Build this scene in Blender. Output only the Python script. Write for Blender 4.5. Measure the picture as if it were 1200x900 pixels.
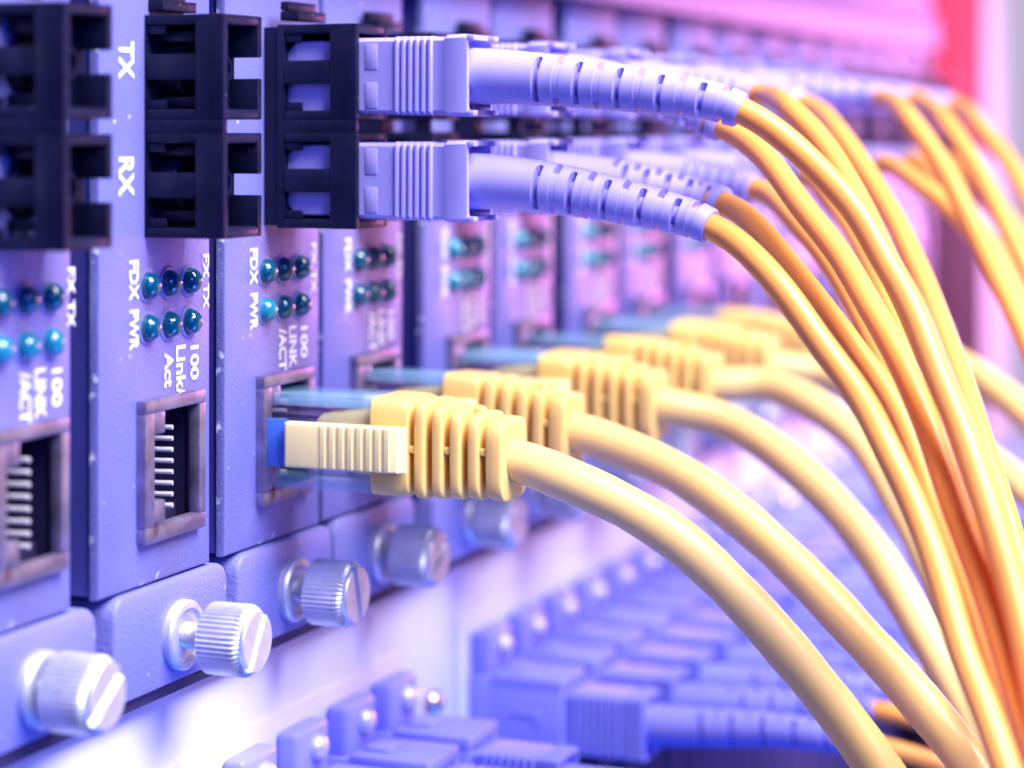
import bpy, bmesh, math, random
from mathutils import Vector, Matrix
random.seed(7)
MM = 0.001
scn = bpy.context.scene
for o in list(bpy.data.objects): bpy.data.objects.remove(o)
C = scn.collection

# ------------------------------------------------------------------ camera
FPX = 2700.0
SA, CA = 0.3773, 0.9261            # panel direction in the camera's right / forward axes
CAMY = -135.6                      # mm in front of the card faces
cam = bpy.data.cameras.new('camera'); camo = bpy.data.objects.new('camera', cam); C.objects.link(camo)
cam.sensor_width = 36.0; cam.lens = FPX / 1200 * 36.0
cam.shift_y = -302.0 / 1200.0
cam.clip_start = 0.01; cam.clip_end = 20
camo.location = (0, CAMY * MM, 0)
camo.rotation_euler = (math.radians(90), 0, -math.atan2(CA, SA))
cam.dof.use_dof = True; cam.dof.focus_distance = 0.270; cam.dof.aperture_fstop = 13.5
scn.camera = camo

# ------------------------------------------------------------------ world and lamps
w = bpy.data.worlds.new('World'); scn.world = w; w.use_nodes = True
bg = w.node_tree.nodes['Background']; bg.inputs[0].default_value = (0.05, 0.10, 0.95, 1); bg.inputs[1].default_value = 0.09

def area(name, loc, target, size, power, col, sy=None):
    l = bpy.data.lights.new(name, 'AREA'); l.energy = power; l.color = col
    l.shape = 'RECTANGLE'; l.size = size * MM; l.size_y = (sy or size) * MM
    o = bpy.data.objects.new(name, l); C.objects.link(o)
    o.location = Vector(loc) * MM
    o.rotation_euler = (Vector(target) - Vector(loc)).to_track_quat('-Z', 'Y').to_euler()
    return o
area('key_lamp', (120, -500, 660), (285, -25, -30), 560, 28.5, (1.0, 0.95, 0.95))
area('added_blue_fill', (270, -330, -400), (290, -20, -20), 240, 2.5, (0.05, 0.20, 1.0))  # added fill from below, turns shadows and undersides blue
area('added_left_fill', (-40, -330, 120), (215, 0, -20), 160, 0.75, (0.10, 0.20, 1.0))  # added unseen fill, makes the leftmost cards bluer
area('pink_lamp', (920, -110, -10), (480, -60, -80), 120, 1.35, (1.0, 0.30, 0.80), 120)
area('added_warm_fill', (600, -380, -40), (330, -100, -60), 200, 0.6, (1.0, 0.55, 0.26))  # added fill from the right, warms the shaded sides of the cables
sp = bpy.data.lights.new('added_red_spot', 'SPOT'); sp.energy = 330; sp.color = (1.0, 0.03, 0.05); sp.spot_size = math.radians(17); sp.spot_blend = 1.0; sp.shadow_soft_size = 0.03  # unseen red spot, added to redden the top of the post
spo = bpy.data.objects.new('added_red_spot', sp); C.objects.link(spo); spo.location = (0.60, -0.25, 0.20)
spo.rotation_euler = (Vector((0.69, 0, 0.050)) - spo.location).to_track_quat('-Z', 'Y').to_euler()

vs = scn.view_settings; vs.view_transform = 'Standard'; vs.look = 'None'; vs.exposure = 0.0; vs.gamma = 1
vs.use_curve_mapping = False
scn.render.engine = 'CYCLES'; scn.cycles.max_bounces = 10; scn.cycles.transmission_bounces = 8
scn.unit_settings.system = 'METRIC'

# ------------------------------------------------------------------ helpers
def P(u, v, F):
    """picture position plus distance along the view axis (mm) -> place in the scene (mm)"""
    R = (u - 600) / FPX * F
    return Vector((CA * F + SA * R, CAMY + SA * F - CA * R, -(v - 148) / FPX * F))
def PX(u, v, x):
    """picture position on the upright plane at distance x along the cards (mm)"""
    t = (u - 600) / FPX
    q = x * (SA - CA * t) / (CA + SA * t)
    return P(u, v, CA * x + SA * q)

class MB:
    def __init__(s): s.v = []; s.f = []
    def add(s, verts, faces):
        n = len(s.v); s.v += [tuple(p) for p in verts]; s.f += [tuple(i + n for i in f) for f in faces]; return s
    def bm(s, bm, mat=None):
        if mat is not None: bmesh.ops.transform(bm, matrix=mat, verts=bm.verts)
        bm.verts.index_update()
        s.add([v.co[:] for v in bm.verts], [[v.index for v in f.verts] for f in bm.faces]); bm.free(); return s
    def box(s, x0, x1, y0, y1, z0, z1, bev=0.0, seg=2):
        if x0 > x1: x0, x1 = x1, x0
        if y0 > y1: y0, y1 = y1, y0
        if z0 > z1: z0, z1 = z1, z0
        bm = bmesh.new(); bmesh.ops.create_cube(bm, size=1)
        for v in bm.verts:
            v.co = Vector(((x0 + x1) / 2 + v.co.x * (x1 - x0), (y0 + y1) / 2 + v.co.y * (y1 - y0), (z0 + z1) / 2 + v.co.z * (z1 - z0)))
        if bev > 0:
            bev = min(bev, 0.45 * min(x1 - x0, y1 - y0, z1 - z0))
            bmesh.ops.bevel(bm, geom=bm.edges[:], offset=bev, segments=seg, profile=0.5, affect='EDGES')
        return s.bm(bm)
    def loft(s, rings, cap=True, close=True):
        n = len(rings[0]); b = len(s.v)
        for r in rings: s.v += [tuple(p) for p in r]
        for i in range(len(rings) - 1):
            for j in range(n if close else n - 1):
                k = (j + 1) % n
                s.f.append((b + i * n + j, b + i * n + k, b + (i + 1) * n + k, b + (i + 1) * n + j))
        if cap:
            s.f.append(tuple(b + j for j in reversed(range(n)))); e = b + (len(rings) - 1) * n
            s.f.append(tuple(e + j for j in range(n)))
        return s
    def lathe_y(s, cx, cz, prof, n=32, rf=None):
        """prof: (y, r) pairs around an axis along y"""
        rings = []
        for (y, r) in prof:
            rings.append([(cx + (r + (rf(a, r) if rf else 0)) * math.cos(a), y, cz + (r + (rf(a, r) if rf else 0)) * math.sin(a)) for a in [2 * math.pi * k / n for k in range(n)]])
        return s.loft(rings)
    def tube(s, pts, r, n=10):
        pts = [Vector(p) for p in pts]; rings = []; nrm = None
        for i, p in enumerate(pts):
            t = (pts[min(i + 1, len(pts) - 1)] - pts[max(i - 1, 0)]).normalized()
            if nrm is None:
                nrm = t.orthogonal().normalized()
            nrm = (nrm - t * nrm.dot(t)).normalized(); b = t.cross(nrm)
            rr = r(i / (len(pts) - 1)) if callable(r) else r
            rings.append([p + (nrm * math.cos(a) + b * math.sin(a)) * rr for a in [2 * math.pi * k / n for k in range(n)]])
        return s.loft(rings)
    def mesh(s, name, angle=35):
        me = bpy.data.meshes.new(name)
        me.from_pydata([(a * MM, b * MM, c * MM) for a, b, c in s.v], [], s.f)
        bm = bmesh.new(); bm.from_mesh(me); bmesh.ops.recalc_face_normals(bm, faces=bm.faces); bm.to_mesh(me); bm.free()
        for p in me.polygons: p.use_smooth = True
        me.set_sharp_from_angle(angle=math.radians(angle))
        return me

CACHE = {}
def part(name, key, fn, mat, parent=None, loc=(0, 0, 0), angle=35):
    """one mesh object; meshes with the same key are shared"""
    if key is None or key not in CACHE:
        mb = MB(); fn(mb); me = mb.mesh(name, angle); me.materials.append(mat)
        if key is not None: CACHE[key] = me
    else: me = CACHE[key]
    o = bpy.data.objects.new(name, me); C.objects.link(o); o.location = Vector(loc) * MM
    if parent is not None: o.parent = parent
    return o
def thing(name, label, cat, loc=(0, 0, 0), group=None):
    o = bpy.data.objects.new(name, None); C.objects.link(o); o.empty_display_size = 0.005
    o.location = Vector(loc) * MM; o['label'] = label; o['category'] = cat
    if group: o['group'] = group
    return o

def spline(pts, step=1.2):
    """smooth curve through the points, resampled evenly"""
    pts = [Vector(p) for p in pts]
    Q = [2 * pts[0] - pts[1]] + pts + [2 * pts[-1] - pts[-2]]
    out = []
    for i in range(1, len(Q) - 2):
        p0, p1, p2, p3 = Q[i - 1], Q[i], Q[i + 1], Q[i + 2]
        t0 = 0; t1 = t0 + max((p1 - p0).length, 1e-3) ** .5; t2 = t1 + max((p2 - p1).length, 1e-3) ** .5; t3 = t2 + max((p3 - p2).length, 1e-3) ** .5
        n = max(4, int((p2 - p1).length / 0.6))
        for k in range(n):
            t = t1 + (t2 - t1) * k / n
            a1 = p0 * ((t1 - t) / (t1 - t0)) + p1 * ((t - t0) / (t1 - t0)); a2 = p1 * ((t2 - t) / (t2 - t1)) + p2 * ((t - t1) / (t2 - t1)); a3 = p2 * ((t3 - t) / (t3 - t2)) + p3 * ((t - t2) / (t3 - t2))
            b1 = a1 * ((t2 - t) / (t2 - t0)) + a2 * ((t - t0) / (t2 - t0)); b2 = a2 * ((t3 - t) / (t3 - t1)) + a3 * ((t - t1) / (t3 - t1))
            out.append(b1 * ((t2 - t) / (t2 - t1)) + b2 * ((t - t1) / (t2 - t1)))
    out.append(pts[-1])
    for _ in range(14):                                   # relax the kinks
        new = out[:]
        for i in range(1, len(out) - 1): new[i] = out[i] * .5 + (out[i - 1] + out[i + 1]) * .25
        out = new
    res = [out[0]]; acc = 0
    for i in range(1, len(out)):
        acc += (out[i] - out[i - 1]).length
        if acc >= step: res.append(out[i]); acc = 0
    res.append(out[-1]); return res
class Path:
    def __init__(s, pts):
        s.p = pts; s.L = [0]
        for i in range(1, len(pts)): s.L.append(s.L[-1] + (pts[i] - pts[i - 1]).length)
    def at(s, l):
        l = max(0, min(l, s.L[-1]))
        import bisect
        i = min(max(bisect.bisect_left(s.L, l), 1), len(s.L) - 1)
        f = (l - s.L[i - 1]) / max(s.L[i] - s.L[i - 1], 1e-6)
        return s.p[i - 1].lerp(s.p[i], f)
    def tan(s, l): return (s.at(l + .8) - s.at(l - .8)).normalized()
    def sub(s, l0, l1, step=1.5):
        n = max(2, int((l1 - l0) / step)); return [s.at(l0 + (l1 - l0) * k / n) for k in range(n + 1)]
def wobble(pts, seed, amp):
    out = []
    for k, p in enumerate(pts):
        e = min(1, k / 12); q = k * 1.0
        out.append(p + Vector((math.sin(q * .21 + seed) + .5 * math.sin(q * .47 + seed * 3), math.sin(q * .17 + seed * 2), math.sin(q * .25 + seed * 5) + .5 * math.sin(q * .53 + seed))) * (amp * e))
    return out
def rrect(cx, cy, hx, hy, n=5, k=28):
    """rounded rectangle (superellipse) outline"""
    out = []
    for i in range(k):
        a = 2 * math.pi * (i + .5) / k; c, s_ = math.cos(a), math.sin(a)
        out.append((cx + hx * math.copysign(abs(c) ** (2 / n), c), cy + hy * math.copysign(abs(s_) ** (2 / n), s_)))
    return out

# ------------------------------------------------------------------ materials
def mat(name, col, rough=0.5, metal=0.0, bump=0.0, bscale=800, var=0.0, vscale=60, spec=0.5, sss=0.0, sssr=(1, .5, .25), ssss=0.002,
        trans=0.0, coat=0.0, speck=None, speck_scale=300, speck_lo=0.70, rvar=0.0, stretch=None, ior=1.45, alpha=1.0, scratch=None, edge=None):
    m = bpy.data.materials.new(name); m.use_nodes = True; nt = m.node_tree; N = nt.nodes; L = nt.links
    b = N['Principled BSDF']; b.inputs['Base Color'].default_value = (*col, 1); b.inputs['Roughness'].default_value = rough
    b.inputs['Metallic'].default_value = metal; b.inputs['IOR'].default_value = ior; b.inputs['Specular IOR Level'].default_value = spec
    b.inputs['Transmission Weight'].default_value = trans; b.inputs['Coat Weight'].default_value = coat; b.inputs['Coat Roughness'].default_value = .08
    if sss: b.inputs['Subsurface Weight'].default_value = sss; b.inputs['Subsurface Radius'].default_value = sssr; b.inputs['Subsurface Scale'].default_value = ssss
    b.inputs['Alpha'].default_value = alpha
    tc = N.new('ShaderNodeTexCoord'); src = tc.outputs['Object']
    if stretch:
        mp = N.new('ShaderNodeMapping'); mp.inputs['Scale'].default_value = stretch; L.new(src, mp.inputs[0]); src = mp.outputs[0]
    def noise(sc, det=4):
        n = N.new('ShaderNodeTexNoise'); n.inputs['Scale'].default_value = sc; n.inputs['Detail'].default_value = det; L.new(src, n.inputs['Vector']); return n.outputs['Fac']
    if var or speck:
        mx = N.new('ShaderNodeMix'); mx.data_type = 'RGBA'
        mx.inputs['A'].default_value = (*[c * (1 - var) for c in col], 1); mx.inputs['B'].default_value = (*[min(1, c * (1 + var)) for c in col], 1)
        rp = N.new('ShaderNodeMapRange'); rp.inputs[1].default_value = .3; rp.inputs[2].default_value = .7; L.new(noise(vscale), rp.inputs[0])
        L.new(rp.outputs[0], mx.inputs['Factor']); out = mx.outputs['Result']
        if speck:
            m2 = N.new('ShaderNodeMix'); m2.data_type = 'RGBA'; m2.inputs['B'].default_value = (*speck, 1)
            r2 = N.new('ShaderNodeMapRange'); r2.inputs[1].default_value = speck_lo; r2.inputs[2].default_value = speck_lo + .05; L.new(noise(speck_scale, 2), r2.inputs[0])
            L.new(r2.outputs[0], m2.inputs['Factor']); L.new(out, m2.inputs['A']); out = m2.outputs['Result']
        if scratch:                                        # fine rubbed lines and scuffs
            mp2 = N.new('ShaderNodeMapping'); mp2.inputs['Rotation'].default_value = (0, .5, 0); mp2.inputs['Scale'].default_value = (900, 60, 45); L.new(src, mp2.inputs[0])
            n3 = N.new('ShaderNodeTexNoise'); n3.inputs['Scale'].default_value = 1.0; n3.inputs['Detail'].default_value = 2; L.new(mp2.outputs[0], n3.inputs['Vector'])
            r3 = N.new('ShaderNodeMapRange'); r3.inputs[1].default_value = .70; r3.inputs[2].default_value = .78; r3.inputs[4].default_value = .55; L.new(n3.outputs['Fac'], r3.inputs[0])
            m3 = N.new('ShaderNodeMix'); m3.data_type = 'RGBA'; m3.inputs['B'].default_value = (*scratch, 1); L.new(r3.outputs[0], m3.inputs['Factor']); L.new(out, m3.inputs['A']); out = m3.outputs['Result']
        if edge:                                           # paint chipped along the left edge of the plate
            sx = N.new('ShaderNodeSeparateXYZ'); L.new(src, sx.inputs[0])
            r4 = N.new('ShaderNodeMapRange'); r4.inputs[1].default_value = .0006; r4.inputs[2].default_value = .0001; r4.inputs[3].default_value = 0; r4.inputs[4].default_value = .20; L.new(sx.outputs['X'], r4.inputs[0])
            ad = N.new('ShaderNodeMath'); ad.operation = 'ADD'; L.new(noise(420, 4), ad.inputs[0]); L.new(r4.outputs[0], ad.inputs[1])
            r5 = N.new('ShaderNodeMapRange'); r5.inputs[1].default_value = .795; r5.inputs[2].default_value = .86; L.new(ad.outputs[0], r5.inputs[0])
            m4 = N.new('ShaderNodeMix'); m4.data_type = 'RGBA'; m4.inputs['B'].default_value = (*edge, 1); L.new(r5.outputs[0], m4.inputs['Factor']); L.new(out, m4.inputs['A']); out = m4.outputs['Result']
        L.new(out, b.inputs['Base Color'])
    if rvar:
        rr = N.new('ShaderNodeMapRange'); rr.inputs[1].default_value = .3; rr.inputs[2].default_value = .7; rr.inputs[3].default_value = max(.02, rough - rvar); rr.inputs[4].default_value = rough + rvar
        L.new(noise(vscale * 3), rr.inputs[0]); L.new(rr.outputs[0], b.inputs['Roughness'])
    if bump:
        bp = N.new('ShaderNodeBump'); bp.inputs['Strength'].default_value = bump; bp.inputs['Distance'].default_value = 0.0002
        L.new(noise(bscale, 3), bp.inputs['Height']); L.new(bp.outputs[0], b.inputs['Normal'])
    return m
M = {}
M['card'] = mat('card_paint', (.155, .155, .46), .40, bump=.42, bscale=2200, var=.09, vscale=45, speck=(.55, .55, .85), speck_scale=520, speck_lo=.70, rvar=.10, scratch=(.45, .45, .75), edge=(.70, .70, .92))
M['bracket'] = mat('bracket_paint', (.175, .18, .52), .44, bump=.6, bscale=2000, var=.08, vscale=50, speck=(.55, .55, .85), speck_scale=600, speck_lo=.73)
M['chassis'] = mat('chassis_paint', (.085, .055, .21), .5, bump=.1, bscale=2000, var=.06, vscale=40)
M['panel'] = mat('white_panel_paint', (.60, .61, .86), .42, bump=.06, bscale=1500, var=.02, vscale=50)
M['body'] = mat('shaded_card_side', (.06, .06, .30), .5, bump=.3, bscale=1200, var=.1)  # navy darker than the card paint: shade of the gaps put into the colour
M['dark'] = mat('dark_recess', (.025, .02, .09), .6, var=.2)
M['print'] = mat('white_print', (.88, .88, .96), .5, var=.05, vscale=900)
M['black'] = mat('black_plastic', (.006, .007, .035), .42, spec=.28, bump=.05, bscale=1800, var=.3, vscale=300, speck=(.10, .10, .25), speck_scale=900, speck_lo=.74, rvar=.1)
M['nickel'] = mat('tarnished_nickel', (.28, .25, .42), .42, metal=.75, var=.35, vscale=260, bump=.08, bscale=1500, speck=(.16, .09, .14), speck_scale=330, speck_lo=.67, rvar=.12)
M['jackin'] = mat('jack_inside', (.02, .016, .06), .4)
M['pin'] = mat('contact_metal', (.80, .75, .85), .36, metal=.4)
M['led'] = mat('teal_led_lens', (.0, .075, .16), .10, spec=.7, coat=.6, sss=.3, sssr=(.1, .6, 1), ssss=.0008)
M['led_bright'] = mat('brightened_led_lens', (.01, .22, .36), .12, spec=.7, coat=.6, sss=.4, sssr=(.1, .7, 1), ssss=.0008)  # same lens in paler teal, reflected light put into the colour
M['steel'] = mat('turned_steel', (.66, .67, .80), .42, metal=.65, var=.10, vscale=500, bump=.06, bscale=2200, rvar=.08)
M['lav'] = mat('lavender_plastic', (.40, .355, .84), .42, bump=.05, bscale=2400, var=.03, vscale=120, sss=.12, sssr=(.4, .4, 1), ssss=.001)
M['lavblue'] = mat('periwinkle_plastic', (.26, .27, .86), .42, bump=.05, bscale=2000, var=.04, vscale=90)
M['orange'] = mat('orange_fibre_jacket', (.91, .39, .10), .33, bump=.03, bscale=900, var=.05, vscale=50, sss=.35, sssr=(1, .45, .12), ssss=.0015)
M['yellow'] = mat('pale_yellow_jacket', (.93, .65, .26), .32, bump=.08, bscale=500, var=.04, vscale=35, sss=.3, sssr=(1, .6, .25), ssss=.002)
M['cream'] = mat('cream_moulding', (.94, .63, .21), .42, bump=.05, bscale=1500, var=.03, vscale=80, sss=.35, sssr=(1, .6, .2), ssss=.0015)
M['ivory'] = mat('ivory_latch', (.93, .77, .38), .40, bump=.06, bscale=1800, var=.02, vscale=100, sss=.25, sssr=(1, .7, .35), ssss=.001)
M['clear'] = mat('clear_blue_plastic', (.40, .70, .97), .06, spec=.8, alpha=.36)
M['bluetab'] = mat('blue_plastic_tab', (.06, .18, .72), .10, spec=.7, alpha=.85)
M['wire'] = mat('twisted_wires', (.28, .16, .38), .4, var=.5, vscale=500)
M['post'] = mat('rack_post_paint', (.045, .015, .03), .8, spec=.1, bump=.1, bscale=300, var=.1, vscale=20)
M['wall'] = mat('pale_rack_panel', (.80, .70, .86), .6, bump=.05, bscale=200, var=.03, vscale=15)
M['brass'] = mat('bolt_metal', (.72, .55, .55), .25, metal=1)

# ------------------------------------------------------------------ setting and chassis
ORD = ['first', 'second', 'third', 'fourth', 'fifth', 'sixth', 'seventh', 'eighth', 'ninth', 'tenth', 'eleventh', 'twelfth', 'thirteenth', 'fourteenth', 'fifteenth', 'sixteenth', 'seventeenth', 'eighteenth', 'nineteenth', 'twentieth', 'twenty-first', 'twenty-second']
wall = part('wall', None, lambda m: m.box(730, 1500, 30, 40, -420, 300), M['wall']); wall['kind'] = 'structure'

LEFT = [158, 186.3, 214.3, 242, 268.6, 299.2, 326.5, 357, 384, 413, 440, 469, 496, 525, 552, 581]
LEFT = LEFT[1:] + [608]                       # sixteen slots; the first one shows at the left edge
WID = [23.2, 24.2, 24.9, 24.4, 24.6, 24.9, 24.5] + [24.5] * 9
ch = thing('card_chassis', 'lavender metal chassis holding the row of upright converter cards', 'chassis')
part('top_rail', None, lambda m: m.box(100, 640, -3, 40, 21, 31, .5).box(100, 640, -1, 40, 31.5, 46, .5), M['chassis'], ch)
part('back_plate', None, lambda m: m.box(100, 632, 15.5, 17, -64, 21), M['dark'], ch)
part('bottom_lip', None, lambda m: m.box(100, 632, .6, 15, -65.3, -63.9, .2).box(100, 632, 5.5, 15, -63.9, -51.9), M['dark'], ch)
part('mounting_ear', None, lambda m: m.box(633, 640, -1, 1.2, -64, 21, .4), M['chassis'], ch)
post = thing('rack_post', 'dark reddish upright rack post at the right end of the chassis', 'post')
part('post_face', None, lambda m: m.box(641, 727, 0, 3, -420, 300, .5), M['post'], post)
part('post_flange', None, lambda m: m.box(724, 727, 3.02, 40, -420, 300, .4), M['post'], post)

# ------------------------------------------------------------------ converter cards
def text_mesh(txt, length, cap, bold=0.028):
    cu = bpy.data.curves.new('t', 'FONT'); cu.body = txt; cu.offset = bold; cu.resolution_u = 6
    o = bpy.data.objects.new('t', cu); C.objects.link(o)
    me = bpy.data.meshes.new_from_object(o.evaluated_get(bpy.context.evaluated_depsgraph_get()))
    bpy.data.objects.remove(o)
    xs = [v.co.x for v in me.vertices]; ys = [v.co.y for v in me.vertices]
    x0, x1, y0, y1 = min(xs), max(xs), min(ys), max(ys)
    for v in me.vertices:
        tx = (v.co.x - x0) / (x1 - x0) * length; ty = ((v.co.y - y0) / (y1 - y0) - .5) * cap
        v.co = (ty * MM, 0, -tx * MM)
    me.materials.append(M['print']); return me
TXT = {}
def text(parent, txt, x, z, length, cap, bold=.028):
    k = (txt, length, cap)
    if k not in TXT: TXT[k] = text_mesh(txt, length, cap, bold)
    o = bpy.data.objects.new('lettering', TXT[k]); C.objects.link(o); o.parent = parent; o.location = Vector((x, -.09, z)) * MM
JX0, JX1, JZ0, JZ1 = 7.6, 21.1, -46.7, -30.6       # socket, measured from the card's left edge

def faceplate(m, wd):
    z0, z1 = -51.5, 20.6; hx0, hx1, hz0, hz1 = JX0 + .15, JX1 - .15, JZ0 + .15, JZ1 - .15; b = .45
    R = lambda x0, x1, z0_, z1_, y: [(x0, y, z0_), (x1, y, z0_), (x1, y, z1_), (x0, y, z1_)]
    m.loft([R(hx0, hx1, hz0, hz1, 15), R(hx0, hx1, hz0, hz1, 0), R(b, wd - b, z0 + b, z1 - b, 0), R(b * .3, wd - b * .3, z0 + b * .3, z1 - b * .3, b * .3), R(0, wd, z0, z1, b), R(0, wd, z0, z1, 1.2), R(.35, wd - .35, z0 + .3, z1 - .3, 1.2)], cap=False)
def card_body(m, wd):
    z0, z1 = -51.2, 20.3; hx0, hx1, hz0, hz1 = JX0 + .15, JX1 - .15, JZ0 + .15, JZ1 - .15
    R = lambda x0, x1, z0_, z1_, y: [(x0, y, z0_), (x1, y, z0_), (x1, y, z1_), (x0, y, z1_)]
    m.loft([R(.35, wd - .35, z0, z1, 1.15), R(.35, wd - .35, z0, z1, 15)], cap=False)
def shell(m):
    # stamped metal frame with the stepped opening
    y0, y1 = -1.2, .3; x0, x1, z0, z1 = JX0, JX1, JZ0, JZ1
    m.box(x0, x1, y0, y1, z1 - 1.55, z1, .25).box(x0, x1, y0, y1, z0, z0 + 1.9, .25)
    m.box(x0, x0 + 2.1, y0 + .01, y1, z0 + 1.85, z1 - 1.5, .2).box(x1 - 1.5, x1, y0 + .01, y1, z0 + 1.85, z1 - 1.5, .2)
    m.box(x0 + 2.0, x0 + 4.4, y0 + .05, y1, z1 - 4.0, z1 - 1.5, .2).box(x0 + 2.0, x0 + 4.4, y0 + .05, y1, z0 + 1.85, z0 + 4.6, .2)
def socket_cavity(m):
    x0, x1, z0, z1 = JX0 + .3, JX1 - .3, JZ0 + .3, JZ1 - .3
    m.box(x0, x1, 13, 13.8, z0, z1).box(x0, x0 + .5, 1.25, 13, z0, z1).box(x1 - .5, x1, 1.25, 13, z0, z1).box(x0 + .5, x1 - .5, 1.25, 13, z0, z0 + .5).box(x0 + .5, x1 - .5, 1.25, 13, z1 - .5, z1)
    m.box(x0 + 7, x1 - .6, 2.2, 5, z0 + .6, z0 + 2.6, .2)
def contact(m): m.tube([(2.9, -.95, 0), (2.6, .6, 0), (2.4, 2.0, 0), (2.4, 4.5, 0), (3.4, 9, 0)], .27, 8)
def led(m):
    pr = [(0.3, 1.55), (-.25, 1.55)] + [(-.25 - 1.4 * math.sin(a), 1.5 * math.cos(a)) for a in [math.pi / 2 * k / 8 for k in range(8)]] + [(-1.65, .05)]
    m.lathe_y(0, 0, pr, 24)
def bezel(m): m.lathe_y(0, 0, [(.2, 1.95), (-.12, 1.95), (-.16, 1.86), (-.16, 1.6)], 24)
def bracket(m):
    # folded strip with rounded upper corners
    def ring(x0, x1, z0, z1, r, y):
        out = [(x0, y, z0), (x1, y, z0)]
        for k in range(7):
            a = math.pi / 2 * k / 6; out.append((x1 - r + r * math.cos(a), y, z1 - r + r * math.sin(a)))
        for k in range(7):
            a = math.pi / 2 + math.pi / 2 * k / 6; out.append((x0 + r + r * math.cos(a), y, z1 - r + r * math.sin(a)))
        return out
    m.loft([ring(0, 25.2, -63.6, -51.75, 2.4, 5.4), ring(0, 25.2, -63.6, -51.75, 2.4, -.1), ring(.15, 25.05, -63.45, -51.9, 2.3, -.4), ring(.5, 24.7, -63.1, -52.25, 2.0, -.55)])
def washer(m): m.lathe_y(0, 0, [(.5, 4.0), (-.9, 4.0), (-1.2, 3.75), (-1.25, 3.1), (-.85, 2.7), (-.85, 1.7), (-.6, 1.2)], 40)
def stem(m): m.lathe_y(0, 0, [(.3, 1.3)] + [(-.2 - .22 * k, 1.35 if k % 2 else 1.58) for k in range(1, 24)], 20)
def knob(m):
    # coarse knurl round the rim, slot across the face
    n = 176
    rf = lambda a, r: (.13 * (1 - abs(((a / (2 * math.pi) * 44) % 1) * 2 - 1)) * 2 - .13) if r > 3.55 else 0
    rf2 = lambda a, r: rf(a, r)
    m.lathe_y(0, 0, [(0, 1.2), (0, 3.4), (-.35, 3.95), (-1.6, 3.98), (-3.2, 3.98), (-5.0, 3.98), (-5.35, 3.75), (-5.6, 3.5)], n, rf2)
    m.v = m.v; a0 = math.radians(62); c, s_ = math.cos(a0), math.sin(a0)
    # raised halves of the face leave the screwdriver slot between them
    for sg in (-1, 1):
        pts = []
        for k in range(25):
            a = a0 + (0 if sg > 0 else math.pi) + math.asin(.62 / 3.48) + (math.pi - 2 * math.asin(.62 / 3.48)) * k / 24
            pts.append((3.48 * math.cos(a), 3.48 * math.sin(a)))
        ins = [(p[0] * .965, p[1] * .965) for p in pts]
        m.loft([[(p[0], -5.58, p[1]) for p in pts], [(p[0], -6.05, p[1]) for p in pts], [(p[0], -6.2, p[1]) for p in ins]])

def adapter(m, closed=True):
    """two-port coupler cage: origin at the panel, left edge; ports stacked"""
    W, D, H = 9.0, 10.8, 12.5; bv = .22
    m.box(0, W, -.9, -.05, -H, H, .1)                                   # back flange
    for z0, z1 in ((.75, H), (-H, -.75)):
        m.box(.02, W - .02, -D + .02, -.9, z1 - 1.15, z1 - .01, bv).box(.02, W - .02, -D + .02, -.9, z0 + .01, z0 + 1.15, bv)      # top and floor
        zc = (z0 + z1) / 2
        for x0, x1 in ((0, 1.1), (W - 1.1, W)):
            if x0 == 0: m.box(x0, x1, -D + 3.6, -.9, zc - 1.45, zc + 1.45, bv)             # bar between the side windows
            else: m.box(x0, x1, -D + 3.6, -.9, z0 + 1.1, z1 - 1.1, .1)
            if x0 == 0: m.box(x0 - .02, x1, -D, -D + 3.6, z0, z1, bv)          # front band
            else:
                m.box(x0, x1 + .02, -D, -D + 3.6, z0, zc - 1.2, bv).box(x0, x1 + .02, -D, -D + 3.6, zc + 1.2, z1, bv)   # keyway left open
        m.box(.3, .9, -3.2, -.9, z1 - 2.2, z1 - 1.2, .1).box(.3, .9, -3.2, -.9, z0 + 1.2, z0 + 2.2, .1)
    m.box(.2, 1.2, -D + .6, -D + 2.6, -.8, .8, .05).box(.2, 1.2, -3, -.85, -.8, .8, .05)      # webs joining the ports
    if closed: m.box(.05, 1.05, -D + .1, -.9, -.78, .78, .05)
def sleeve(m):
    m.lathe_y(0, 0, [(-.5, 3.1), (-3.4, 3.1), (-3.6, 2.9), (-3.6, 1.75), (-8.2, 1.75), (-8.4, 1.5), (-8.4, 1.3), (-3, 1.3)], 24)
def sideclips(m):
    for z in (-3.7, 3.7): m.box(2.0, 3.2, -6.5, -.9, z - .6, z + .6, .15).box(2.0, 3.6, -7.6, -6.3, z - .6, z + .6, .2)
def topclip(m): m.box(.8, 8.4, -2.6, -.02, 13.0, 14.2, .15).box(.8, 8.4, -1.2, -.02, 14.25, 15.4, .2)

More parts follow.
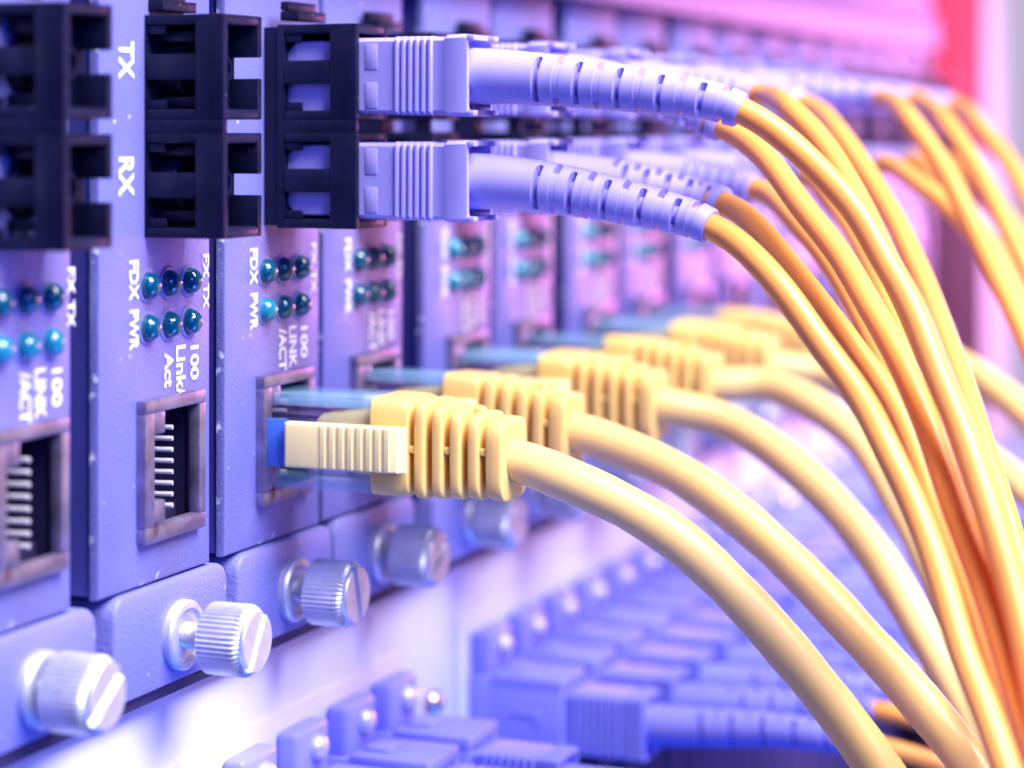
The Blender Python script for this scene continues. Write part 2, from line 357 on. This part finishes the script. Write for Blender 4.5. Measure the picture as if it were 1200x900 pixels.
CARDLABEL = ['card cut by the left edge, with an empty network socket',
  'card with empty black fibre port and empty metal network socket, lettered FX TX',
  'card lettered LINK /ACT with the nearest yellow network plug in its socket']
def make_card(i):
    x = LEFT[i]; wd = WID[i]
    if i < 3: lab = 'lavender converter ' + CARDLABEL[i]
    elif i < 9: lab = 'lavender converter card with cords plugged in, %s card from the left edge' % ORD[i]
    else: lab = 'blurred lavender converter card behind the cords, %s card from the left edge' % ORD[i]
    dy = [.4, 0, 0, .3, -.2, .3, 0, .2, -.2, 0, .3, 0, .2, 0, .1, 0][i]
    t = thing('converter_card', lab, 'card', (x, dy, 0), 'upright converter cards in the chassis')
    near = i < 6
    part('faceplate', 'face%.1f' % wd, lambda m: faceplate(m, wd), M['card'], t, angle=25)
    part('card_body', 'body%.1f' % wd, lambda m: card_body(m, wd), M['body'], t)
    j = part('network_socket', 'shell', shell, M['nickel'], t)
    part('socket_cavity', 'cavity', socket_cavity, M['jackin'], j)
    if i < 5:
        for k in range(8): part('contact', 'contact', contact, M['pin'], j, (JX0 + 3.9, .3, -43.2 + 1.27 * k))
    for r in range(2):
        for c in range(3):
            bright = (i == 0 and r == 1) or (i == 2 and r == 1 and c == 0) or i > 3
            l = part('indicator_light', 'led%d' % bright, led, M['led_bright' if bright else 'led'], t, (9.9 + 4.6 * c, 0, -17.9 - 4.75 * r))
            if near: part('bezel', 'bezel', bezel, M['bracket'], l)
    # lettering runs down the card
    text(t, 'FDX', 7.0, -14.9, 4.5, 1.9); text(t, 'PWR', 7.0, -20.4, 4.5, 1.9)
    text(t, 'FX', 23.0, -15.0, 2.9, 1.4); text(t, 'TX', 23.0, -18.5, 2.9, 1.4)
    text(t, '100', 20.3, -25.5, 4.0, 1.9)
    if i == 1: text(t, 'Link/', 17.2, -25.2, 5.8, 2.2); text(t, 'Act', 14.5, -25.8, 4.0, 1.95)
    else: text(t, 'LINK', 17.2, -25.2, 5.3, 2.0); text(t, '/ACT', 14.5, -25.3, 5.3, 2.0)
    if i < 2: text(t, 'TX', 5.4, 9.4, 4.2, 3.1, .03); text(t, 'RX', 5.4, -3.4, 4.4, 3.1, .03)
    a = part('fibre_port', 'adapter%d' % (i < 3), lambda m: adapter(m, i < 3), M['black'], t, (9.3, [2.6, .7, -2.0][i] if i < 3 else -.6, 0))
    part('clip', 'topclip', topclip, M['black'], a)
    if i >= 2: part('port_base', 'portbase', lambda m: m.box(.4, 9, -.06, 2.1, -12.2, 12.2), M['black'], a)
    if i < 2 or i > 8:
        for z in (6.4, -6.4):
            part('sleeve', 'sleeve', sleeve, M['black'], a, (4.7, 0, z)); part('catch', 'catch', sideclips, M['black'], a, (0, 0, z))
    b = part('bracket', 'bracket', bracket, M['bracket'], t, (2.2, 0, 0), angle=40)
    ext = [2.2, 3.9, 3.0, 2.6, 1.4, 2.6][i] if i < 6 else 1.8
    k = part('thumbscrew', 'knob', knob, M['steel'], t, (16.2, -.55 - ext, -58.3), angle=28)
    k.rotation_euler = (0, [.45, 0.05, -.75, .5, 1.2, .3][i % 6], 0)
    part('washer', 'washer', washer, M['steel'], k, (0, ext, 0)); part('stem', 'stem', stem, M['steel'], k, (0, ext, 0))
    return t
for i in range(16): make_card(i)

# ------------------------------------------------------------------ cords
def boot_mesh(m, path, l0, l1, r0, r1, plain=10.6, nslot=10, fine=True, first=0):
    """bend-relief sleeve: slots alternate between the flanks and the top and bottom"""
    Ls = l1 - l0; n = 60 if fine else 24
    cs = [plain + (Ls - plain - 2.0) * k / (nslot - 1) for k in range(nslot)]
    hw = .42; S = set([0, Ls, .01, Ls - .01, Ls - .3])
    for c in cs:
        for d in ((-.8, -.43, -.40, -.32, -.2, 0, .2, .32, .40, .43, .8) if fine else (-.7, -.43, -.40, .40, .43, .7)): S.add(round(c + d, 3))
    s = 0
    while s < Ls:
        if all(abs(s - c) > .9 for c in cs): S.add(round(s, 3))
        s += 1.0
    S = sorted(x for x in S if 0 <= x <= Ls); rings = []
    for s in S:
        f = s / Ls; r = r0 + (r1 - r0) * f ** 1.15
        if s > Ls - .05: r -= .25
        p = path.at(l0 + s); t = path.tan(l0 + s); side = t.cross(Vector((0, 0, 1))).normalized(); up = side.cross(t)
        ring = []
        for k in range(n):
            a = 2 * math.pi * k / n; rr = r
            for q, c in enumerate(cs):
                d = abs(s - c)
                if d < hw:
                    ang = abs(math.sin(a)) if (q + first) % 2 == 0 else abs(math.cos(a))     # flank slots / top slots
                    g = 1.05 if (q + first) % 2 == 0 else .92
                    ph = math.acos(min(1, abs(math.cos(a)))) if (q + first) % 2 == 0 else math.asin(min(1, abs(math.cos(a))))
                    lim = .98 if (q + first) % 2 == 0 else .80
                    tp = max(0, (ph - lim + .22) / .22)
                    if ph < lim and d < hw * math.sqrt(max(0, 1 - tp * tp)) + .02: rr = r - min(1.45, r * .42)
                elif d < .9:
                    rr = r + (.05 if fine else 0)
            ring.append(p + side * (rr * math.cos(a)) + up * (rr * math.sin(a)))
        rings.append(ring)
    m.loft(rings)

def sc_housing(m):
    """push-pull connector grip, pointing along -y, origin on its axis at the panel"""
    hx, hz = 3.7, 4.62
    def rect(hx, hz, y, c=.45): return [(-hx + c, y, -hz), (hx - c, y, -hz), (hx, y, -hz + c), (hx, y, hz - c), (hx - c, y, hz), (-hx + c, y, hz), (-hx, y, hz - c), (-hx, y, -hz + c)]
    rs = [rect(hx - .5, hz - .5, -8.5), rect(hx - .05, hz - .05, -12.0), rect(hx, hz, -13.2), rect(hx, hz, -17.4)]
    y = -17.5
    for k in range(6):
        rs += [rect(hx, hz, y), rect(hx + .34, hz + .12, y - .18), rect(hx + .34, hz + .12, y - .48), rect(hx, hz, y - .66)]; y -= .88
    rs += [rect(hx + .02, hz + .02, -24.0), rect(hx + .25, hz + .25, -24.4), rect(hx + .32, hz + .32, -26.7), rect(hx + .25, hz + .25, -27.1),
           rect(hx - .35, hz - .35, -27.15), rect(hx - .4, hz - .4, -25)]
    m.loft(rs)
    for z in (2.35, -2.35): m.box(-hx - .10, -hx + .2, -15.2, -13.6, z - 1.55, z + 1.55, .06)     # raised key marks at the shoulder
    for x in (-1, 1):
        for z in (-1, 1): m.box(x * (hx + .2), x * (hx - 1.2), -28.0, -27.0, z * (hz + .2), z * (hz - .45), .12)
def sc_inner(m):
    """white nose seen through the side windows of the port, with its chamfered tip"""
    hx, hz = 3.35, 4.35
    def rect(hz, c, y): return [(-hx + c, y, -hz), (hx - c, y, -hz), (hx, y, -hz + c), (hx, y, hz - c), (hx - c, y, hz), (-hx + c, y, hz), (-hx, y, hz - c), (-hx, y, -hz + c)]
    m.loft([rect(hz - 1.3, .2, -2.75), rect(hz, .2, -4.0), rect(hz, .2, -12.9)])

def fibre_cord(i, z, label, pts, boot_end, fine=True, blen=None, first=0):
    """cord plugged into a port of card i"""
    ax = LEFT[i] + 14.0
    t = thing('fibre_cord', label, 'cord', (0, 0, 0), 'orange fibre cords with lavender boots')
    part('connector_grip', 'sc_housing', sc_housing, M['lav'], t, (ax, 0, z))
    part('connector_nose', 'sc_inner', sc_inner, M['lav'], t, (ax, 0, z))
    e = boot_end
    d = Vector((ax, -24.8, z)); d2 = Vector((ax, -32, z - .25))
    mid = d2.lerp(e, .55); mid.z += .13 * (d2.z - e.z)
    pth = Path(spline([d, d2, mid, e] + pts)); 
    best = min(range(len(pth.p)), key=lambda k: (pth.p[k] - e).length); L1 = pth.L[best]
    part('boot', None, lambda m: boot_mesh(m, pth, 0, L1, 3.45, 2.12, fine=fine, first=first), M['lav'], t, angle=50)
    part('fibre_jacket', None, lambda m: m.tube(wobble(pth.sub(L1 - 2.5, pth.L[-1]), i + z, .10), 1.58, 18), M['orange'], t, angle=80)
    return t
def X(i): return LEFT[i] + 14.0
def run(*a): return [P(*q) for q in a]
fibre_cord(2, 6.1, 'orange cord from the nearest lavender connector in the upper port, marked TX row', run((917,160,264),(967,207,261),(1007,253,258),(1033,300,256),(1067,357,252),(1097,433,248),(1130,513,244),(1158,600,239),(1185,693,235),(1206,775,231),(1232,900,226),(1250,1010,222)), PX(862,126,X(2)))
fibre_cord(2, -6.6, 'orange cord from the nearest lavender connector in the lower port, marked RX row', run((905,325,260),(960,400,256),(1007,464,252),(1040,527,247),(1075,600,243),(1103,680,238),(1128,767,233),(1153,833,229),(1177,900,225),(1215,1010,220)), PX(838,267,X(2)))
fibre_cord(3, 6.1, 'orange cord leaving a boot just below the nearest upper boot', run((900,187,284),(940,240,277),(984,300,270),(1017,357,264),(1047,410,259),(1083,487,252),(1118,590,245),(1153,683,239),(1187,793,233),(1215,885,228),(1245,1000,224)), PX(848,149,X(3)), first=1)
fibre_cord(3, -6.6, 'orange cord leaving the second boot from the front in the lower row', run((885,264,286),(917,300,281),(950,340,276),(1000,410,269),(1053,487,262),(1094,590,254),(1133,683,247),(1168,787,241),(1200,868,236),(1240,980,230)), PX(846,238,X(3)), first=1)
fibre_cord(4, 6.1, 'orange cord running close behind the nearest upper cord', run((930,132,303),(965,170,297),(997,220,291),(1030,285,284),(1068,365,276),(1105,460,268),(1140,560,260),(1172,660,253),(1203,770,246),(1240,920,238)), PX(890,110,X(4)))
fibre_cord(4, -6.6, 'orange cord leaving the third boot from the front in the lower row', run((927,253,312),(967,300,304),(1010,372,295),(1047,452,286),(1082,545,277),(1112,640,268),(1146,745,259),(1185,860,250),(1225,980,242)), PX(889,222,X(4)))
fibre_cord(5, 6.1, 'orange cord forming the right outline of the drooping near bundle', run((987,163,330),(1020,207,322),(1047,253,314),(1069,300,306),(1092,357,298),(1115,415,290),(1142,490,281),(1174,590,271),(1203,690,262),(1240,830,252)), PX(944,122,X(5)), fine=False)
fibre_cord(5, -6.6, 'orange cord leaving the fourth boot from the front in the lower row', run((980,243,340),(1013,297,330),(1048,370,318),(1085,460,305),(1121,575,290),(1160,715,276),(1200,850,264),(1240,980,255)), PX(942,203,X(5)), fine=False)
fibre_cord(6, 6.1, 'blurred orange cord first from left of the three far upper arcs', run((1070,145,352),(1105,195,345),(1135,255,338),(1165,320,330),(1205,400,320),(1250,520,310)), PX(1028,113,X(6)), fine=False)
fibre_cord(6, -6.6, 'blurred orange cord joining the far arcs from a lower boot on the right', run((1083,220,362),(1133,263,352),(1170,310,344),(1205,375,334),(1250,480,322)), PX(1030,190,X(6)), fine=False)
fibre_cord(7, 6.1, 'blurred orange cord in the middle of the three far upper arcs', run((1113,150,380),(1145,200,372),(1175,255,364),(1210,330,355),(1250,440,346)), PX(1072,115,X(7)), fine=False)
fibre_cord(7, -6.6, 'blurred orange cord hidden low behind the far arcs, seventh lower port', run((1110,222,392),(1150,270,382),(1190,335,372),(1235,430,362)), PX(1068,186,X(7)), fine=False)
fibre_cord(8, 6.1, 'blurred orange cord rightmost of the three far upper arcs', run((1150,150,408),(1180,188,400),(1210,240,392),(1250,330,382)), PX(1118,124,X(8)), fine=False)
fibre_cord(8, -6.6, 'blurred orange cord rightmost and farthest in the lower row', run((1150,222,420),(1185,262,412),(1220,315,404),(1255,390,396)), PX(1108,188,X(8)), fine=False)

# network cords
def plug(m):
    m.box(-4.0, 4.0, -15.2, 5.5, 4.35, 5.85, .25).box(-4.0, 4.0, -15.2, 5.5, -5.85, -4.35, .25)
    m.box(2.9, 4.0, -15.2, 5.5, -4.3, 4.3, .2)
    m.box(-3.8, 2.8, 2.5, 5.4, -4.3, 4.3, .3)
def plugtab(m):
    m.box(-5.6, -4.15, -9, 2.5, -2.55, 2.55, .3).box(-5.9, -5.65, -4.2, 1.5, -2.9, 2.9, .12)
def plugwires(m):
    for k in range(8): m.tube([(.2 + .5 * math.sin(k * 2.1), -9, -3.4 + k * .97), (.6, -5, -3.6 + k * 1.03), (1.2, 2.2, -3.6 + k * 1.03)], .45, 6)
def pluginsert(m):
    R = lambda hx, hz, y: [(p[0], y, p[1]) for p in rrect(-.3, 0, hx, hz, 6, 20)]
    m.loft([R(2.6, 2.9, -6.4), R(2.9, 3.3, -7.0), R(3.1, 4.2, -15.3)])
def relief(m):
    R = lambda hx, hz, y, n=6: [(p[0], y, p[1] - 1.4 * (max(0, -y - 15) / 18) ** 1.5) for p in rrect(0, 0, hx, hz, n, 36)]
    m.loft([R(4.7, 5.6, -14.6, 9), R(5.0, 5.95, -14.8, 9), R(5.1, 5.95, -18.6, 8), R(5.0, 5.7, -19.6, 7), R(4.7, 5.4, -19.75, 7)])
    m.loft([R(3.0, 4.0, -19.0, 4), R(2.7, 3.3, -30.5, 3)])
    y = -20.45
    for k in range(5):
        f = k / 4; hx, hz, n = 5.0 - .75 * f, 5.85 - .95 * f, 8 - 3.5 * f; th = 1.45 if k < 4 else 2.1
        m.loft([R(hx - .4, hz - .4, y, n), R(hx - .1, hz - .1, y - .09, n), R(hx, hz, y - .32, n), R(hx, hz, y - th + .32, n), R(hx - .1, hz - .1, y - th + .09, n), R(hx - .4, hz - .4, y - th, n)])
        yg = y + .7
        if k % 2 == 0: m.box(-hx + .3, -hx + 2, yg - 1.0, yg + .3, -.55, .35, .15); m.box(hx - 2, hx - .35, yg - 1.0, yg + .3, -.5, .5, .15)
        else: m.box(-.5, .5, yg - 1.0, yg + .3, hz - 2, hz - .35, .15); m.box(-.5, .5, yg - 1.0, yg + .3, -hz + 2, -hz + .35, .15)
        y -= th + .8
def lever(m):
    # finger guard over the latch: smooth nose, ribbed grip
    pr = [(-4.3, 0), (-4.3, 1.5), (-4.6, 1.75)]
    y = -9.0
    pr += [(-8.9, 1.75)]
    for k in range(8):
        pr += [(y - .1, 1.70), (y - .3, 1.86), (y - .85, 1.86), (y - 1.05, 1.70)]; y -= 1.22
    pr += [(-19.2, 1.5), (-20.0, .5), (-20.0, 0)]
    rings = []
    for z, s in ((-2.72, .86), (-2.55, .97), (-2.3, 1), (2.3, 1), (2.55, .97), (2.72, .86)):
        rings.append([(-5.75 - h * s, yy, z) for yy, h in pr])
    m.loft(rings)
    m.box(-6.0, -4.4, -19.6, -15.2, -2.2, 2.2, .3)
JXC, JZC = 14.2, -38.7
def network_cord(i, label, pts, fine=True):
    oy = {3: 2.3, 4: .7, 5: .7}.get(i, 0)
    t = thing('network_cord', label, 'cord', (LEFT[i] + JXC, oy, JZC), 'pale yellow network cords')
    tw = {2: 0.0, 3: .05, 4: -.04, 5: .07, 6: -.06, 7: .03}[i]
    p = part('plug', 'plug', plug, M['clear'], t)
    part('latch', 'plugtab', plugtab, M['bluetab'], p); part('wires', 'plugwires', plugwires, M['wire'], p); part('insert', 'pluginsert', pluginsert, M['ivory'], p)
    sr = part('strain_relief', 'relief', relief, M['cream'], t, angle=50); lg = part('latch_guard', 'lever', lever, M['ivory'], t, angle=30)
    for q in (p, sr, lg): q.rotation_euler = (0, tw, 0)
    o = Vector((LEFT[i] + JXC, oy, JZC))
    pp = [Vector((0, -24, -.4)), Vector((0, -31.5, -1.25))] + [q - o for q in pts]
    part('jacket', None, lambda m: m.tube(wobble(spline(pp, 2.0), i, .16), lambda f: 2.62 + .05 * math.sin(f * 31 + i) + .035 * math.sin(f * 67 + 2 * i), 28), M['yellow'], t, angle=80)
network_cord(2, 'nearest pale yellow network cord with ivory latch guard, curving down front', run((667,562,274),(733,593,272),(800,637,270),(867,699,268),(933,773,266),(1000,857,264),(1060,940,261),(1110,1010,258)))
network_cord(3, 'second pale yellow network cord from the front, curving down to the right', run((730,524,300),(800,556,296),(870,606,292),(940,672,287),(1005,745,282),(1070,815,277),(1135,893,273),(1200,985,268)))
network_cord(4, 'third pale yellow network cord from the front, passing behind the orange bundle', run((840,490,330),(900,521,326),(965,576,320),(1020,645,314),(1070,722,308),(1115,795,303),(1170,900,297),(1200,980,292)))
network_cord(5, 'fourth pale yellow network cord, meeting the orange bundle at mid height', run((890,450,356),(945,471,351),(1005,513,345),(1050,580,338),(1095,665,330),(1140,760,322),(1200,900,314)))
network_cord(6, 'blurred pale yellow network cord, fifth from the front', run((960,436,384),(1020,460,378),(1085,495,370),(1150,533,362),(1210,580,354),(1290,660,344)))
network_cord(7, 'blurred brownish yellow network cord, farthest, crossing right edge above another', run((1010,395,408),(1065,404,400),(1120,427,392),(1165,457,384),(1215,497,376),(1290,570,366)))

# ------------------------------------------------------------------ patch panel under the cards
pp = thing('coupler_rack', 'white patch panel with a row of screwed periwinkle couplers below the cards', 'patch panel')
part('panel_face', None, lambda m: m.box(100, 645, 3.0, 5.0, -108, -65.6, .3), M['panel'], pp)
part('panel_bottom_lip', None, lambda m: m.box(100, 645, 5.05, 60, -108, -106, .2), M['panel'], pp)
part('mounting_plate', None, lambda m: m.box(150, 296.5, 2.3, 2.98, -103, -74.5, .15), M['panel'], pp)
part('mounting_plate', None, lambda m: m.box(317, 496, 2.3, 2.98, -103, -74.5, .15), M['panel'], pp)
part('mounting_plate', None, lambda m: m.box(512, 632, 2.3, 2.98, -103, -74.5, .15), M['panel'], pp)
def bolt(m): m.lathe_y(0, 0, [(.5, 2.0), (-.6, 2.0), (-1.5, 1.7), (-2.1, .9), (-2.2, .1)], 24)
for x in (307.5, 504): part('bolt', 'bolt', bolt, M['brass'], pp, (x, 2.9, -84.3))
def coupler(m):
    # flange on top carrying the screw, hollow body with an arched mouth
    m.box(-4.6, 4.6, -.9, 2.25, -84, -76.6, .9, 3)
    m.box(-5.2, 5.2, -1.5, 2.2, -95.5, -83.2, .3)
    m.box(-5.2, 5.2, -12.9, -1.4, -84.6, -82.6, .45).box(-5.2, -3.9, -12.88, -1.4, -95.2, -84.4, .3).box(3.9, 5.2, -12.88, -1.4, -95.2, -84.4, .3)
    m.box(-5.2, 5.2, -12.7, -1.4, -95.6, -94.2, .3)
    m.box(-2.5, 2.5, -6, -2.2, -82.8, -82.1, .3)
    m.box(-5.45, -5.15, -9.5, -4.4, -88.6, -87.6, .12).box(-5.45, -5.15, -9.5, -8.6, -90.0, -88.5, .12)
def flangescrew(m):
    m.lathe_y(0, 0, [(-.5, 1.75), (-1.15, 1.7), (-1.75, 1.25), (-2.0, .5), (-2.02, .05)], 24)
def screwslot(m): m.box(-1.2, 1.2, -2.12, -1.5, -.22, .22, .05).box(-.22, .22, -2.13, -1.5, -1.2, 1.2, .05)
CX = [249.5, 263.5, 277.5, 291.0] + [326.0 + 14.2 * k for k in range(12)] + [520 + 14.2 * k for k in range(8)]
def lower_grip(m):
    hx, hz = 3.6, 4.4
    def rect(hx, hz, y, c=.4): return [(-hx + c, y, -hz), (hx - c, y, -hz), (hx, y, -hz + c), (hx, y, hz - c), (hx - c, y, hz), (-hx + c, y, hz), (-hx, y, hz - c), (-hx, y, -hz + c)]
    rs = [rect(hx, hz, -4), rect(hx, hz, -13.6)]; y = -14.0
    for k in range(7): rs += [rect(hx, hz, y), rect(hx + .3, hz + .3, y - .2), rect(hx + .3, hz + .3, y - .6), rect(hx, hz, y - .8)]; y -= 1.15
    rs += [rect(hx + .3, hz + .3, -22.6), rect(hx + .3, hz + .3, -25.2), rect(hx - .3, hz - .3, -25.3), rect(hx - .3, hz - .3, -24)]
    m.loft(rs)
for k, x in enumerate(CX):
    c = part('coupler', 'coupler', coupler, M['lavblue'], pp, (x, 0, 0))
    s = part('screw', 'flangescrew', flangescrew, M['steel'], c, (.6, -.4, -79.6)); s.rotation_euler = (0, k * 1.3, 0)
    zc = -89.3
    where = 'left group' if k < 4 else ('long middle row' if k < 16 else 'far right group')
    n = k if k < 4 else (k - 4 if k < 16 else k - 16)
    t = thing('coupler_fibre_cord', 'periwinkle booted cord in the white patch panel, %s from left in the %s' % (ORD[n], where), 'cord', (x, 0, zc), 'cords in the lower patch panel')
    part('connector_grip', 'lower_grip', lower_grip, M['lavblue'], t)
    rnd = random.Random(k)
    e = Vector((rnd.uniform(-1, 2), -56 + rnd.uniform(-1.5, 1.5), 1.2 + rnd.uniform(-1.5, 1)))
    pts = [Vector((0, -23, 0)), Vector((0, -32, .3)), Vector((e.x * .4, -45, 1.2)), e, e + Vector((2, -12, -3)), e + Vector((6, -24, -11)), e + Vector((11, -32, -26)), e + Vector((14, -36, -48)), e + Vector((15, -38, -80))]
    pth = Path(spline(pts)); L1 = pth.L[min(range(len(pth.p)), key=lambda q: (pth.p[q] - e).length)]
    part('boot', None, lambda m: boot_mesh(m, pth, 0, L1, 3.1, 2.1, fine=False, first=k % 2), M['lavblue'], t, angle=50)
    part('fibre_jacket', None, lambda m: m.tube(pth.sub(L1 - 2.5, pth.L[-1]), 1.5, 12), M['orange'], t, angle=80)

# dark ventilated unit under the patch panel
vu = thing('vented_unit', 'dark blue vented equipment front in shadow below the patch panel', 'equipment')
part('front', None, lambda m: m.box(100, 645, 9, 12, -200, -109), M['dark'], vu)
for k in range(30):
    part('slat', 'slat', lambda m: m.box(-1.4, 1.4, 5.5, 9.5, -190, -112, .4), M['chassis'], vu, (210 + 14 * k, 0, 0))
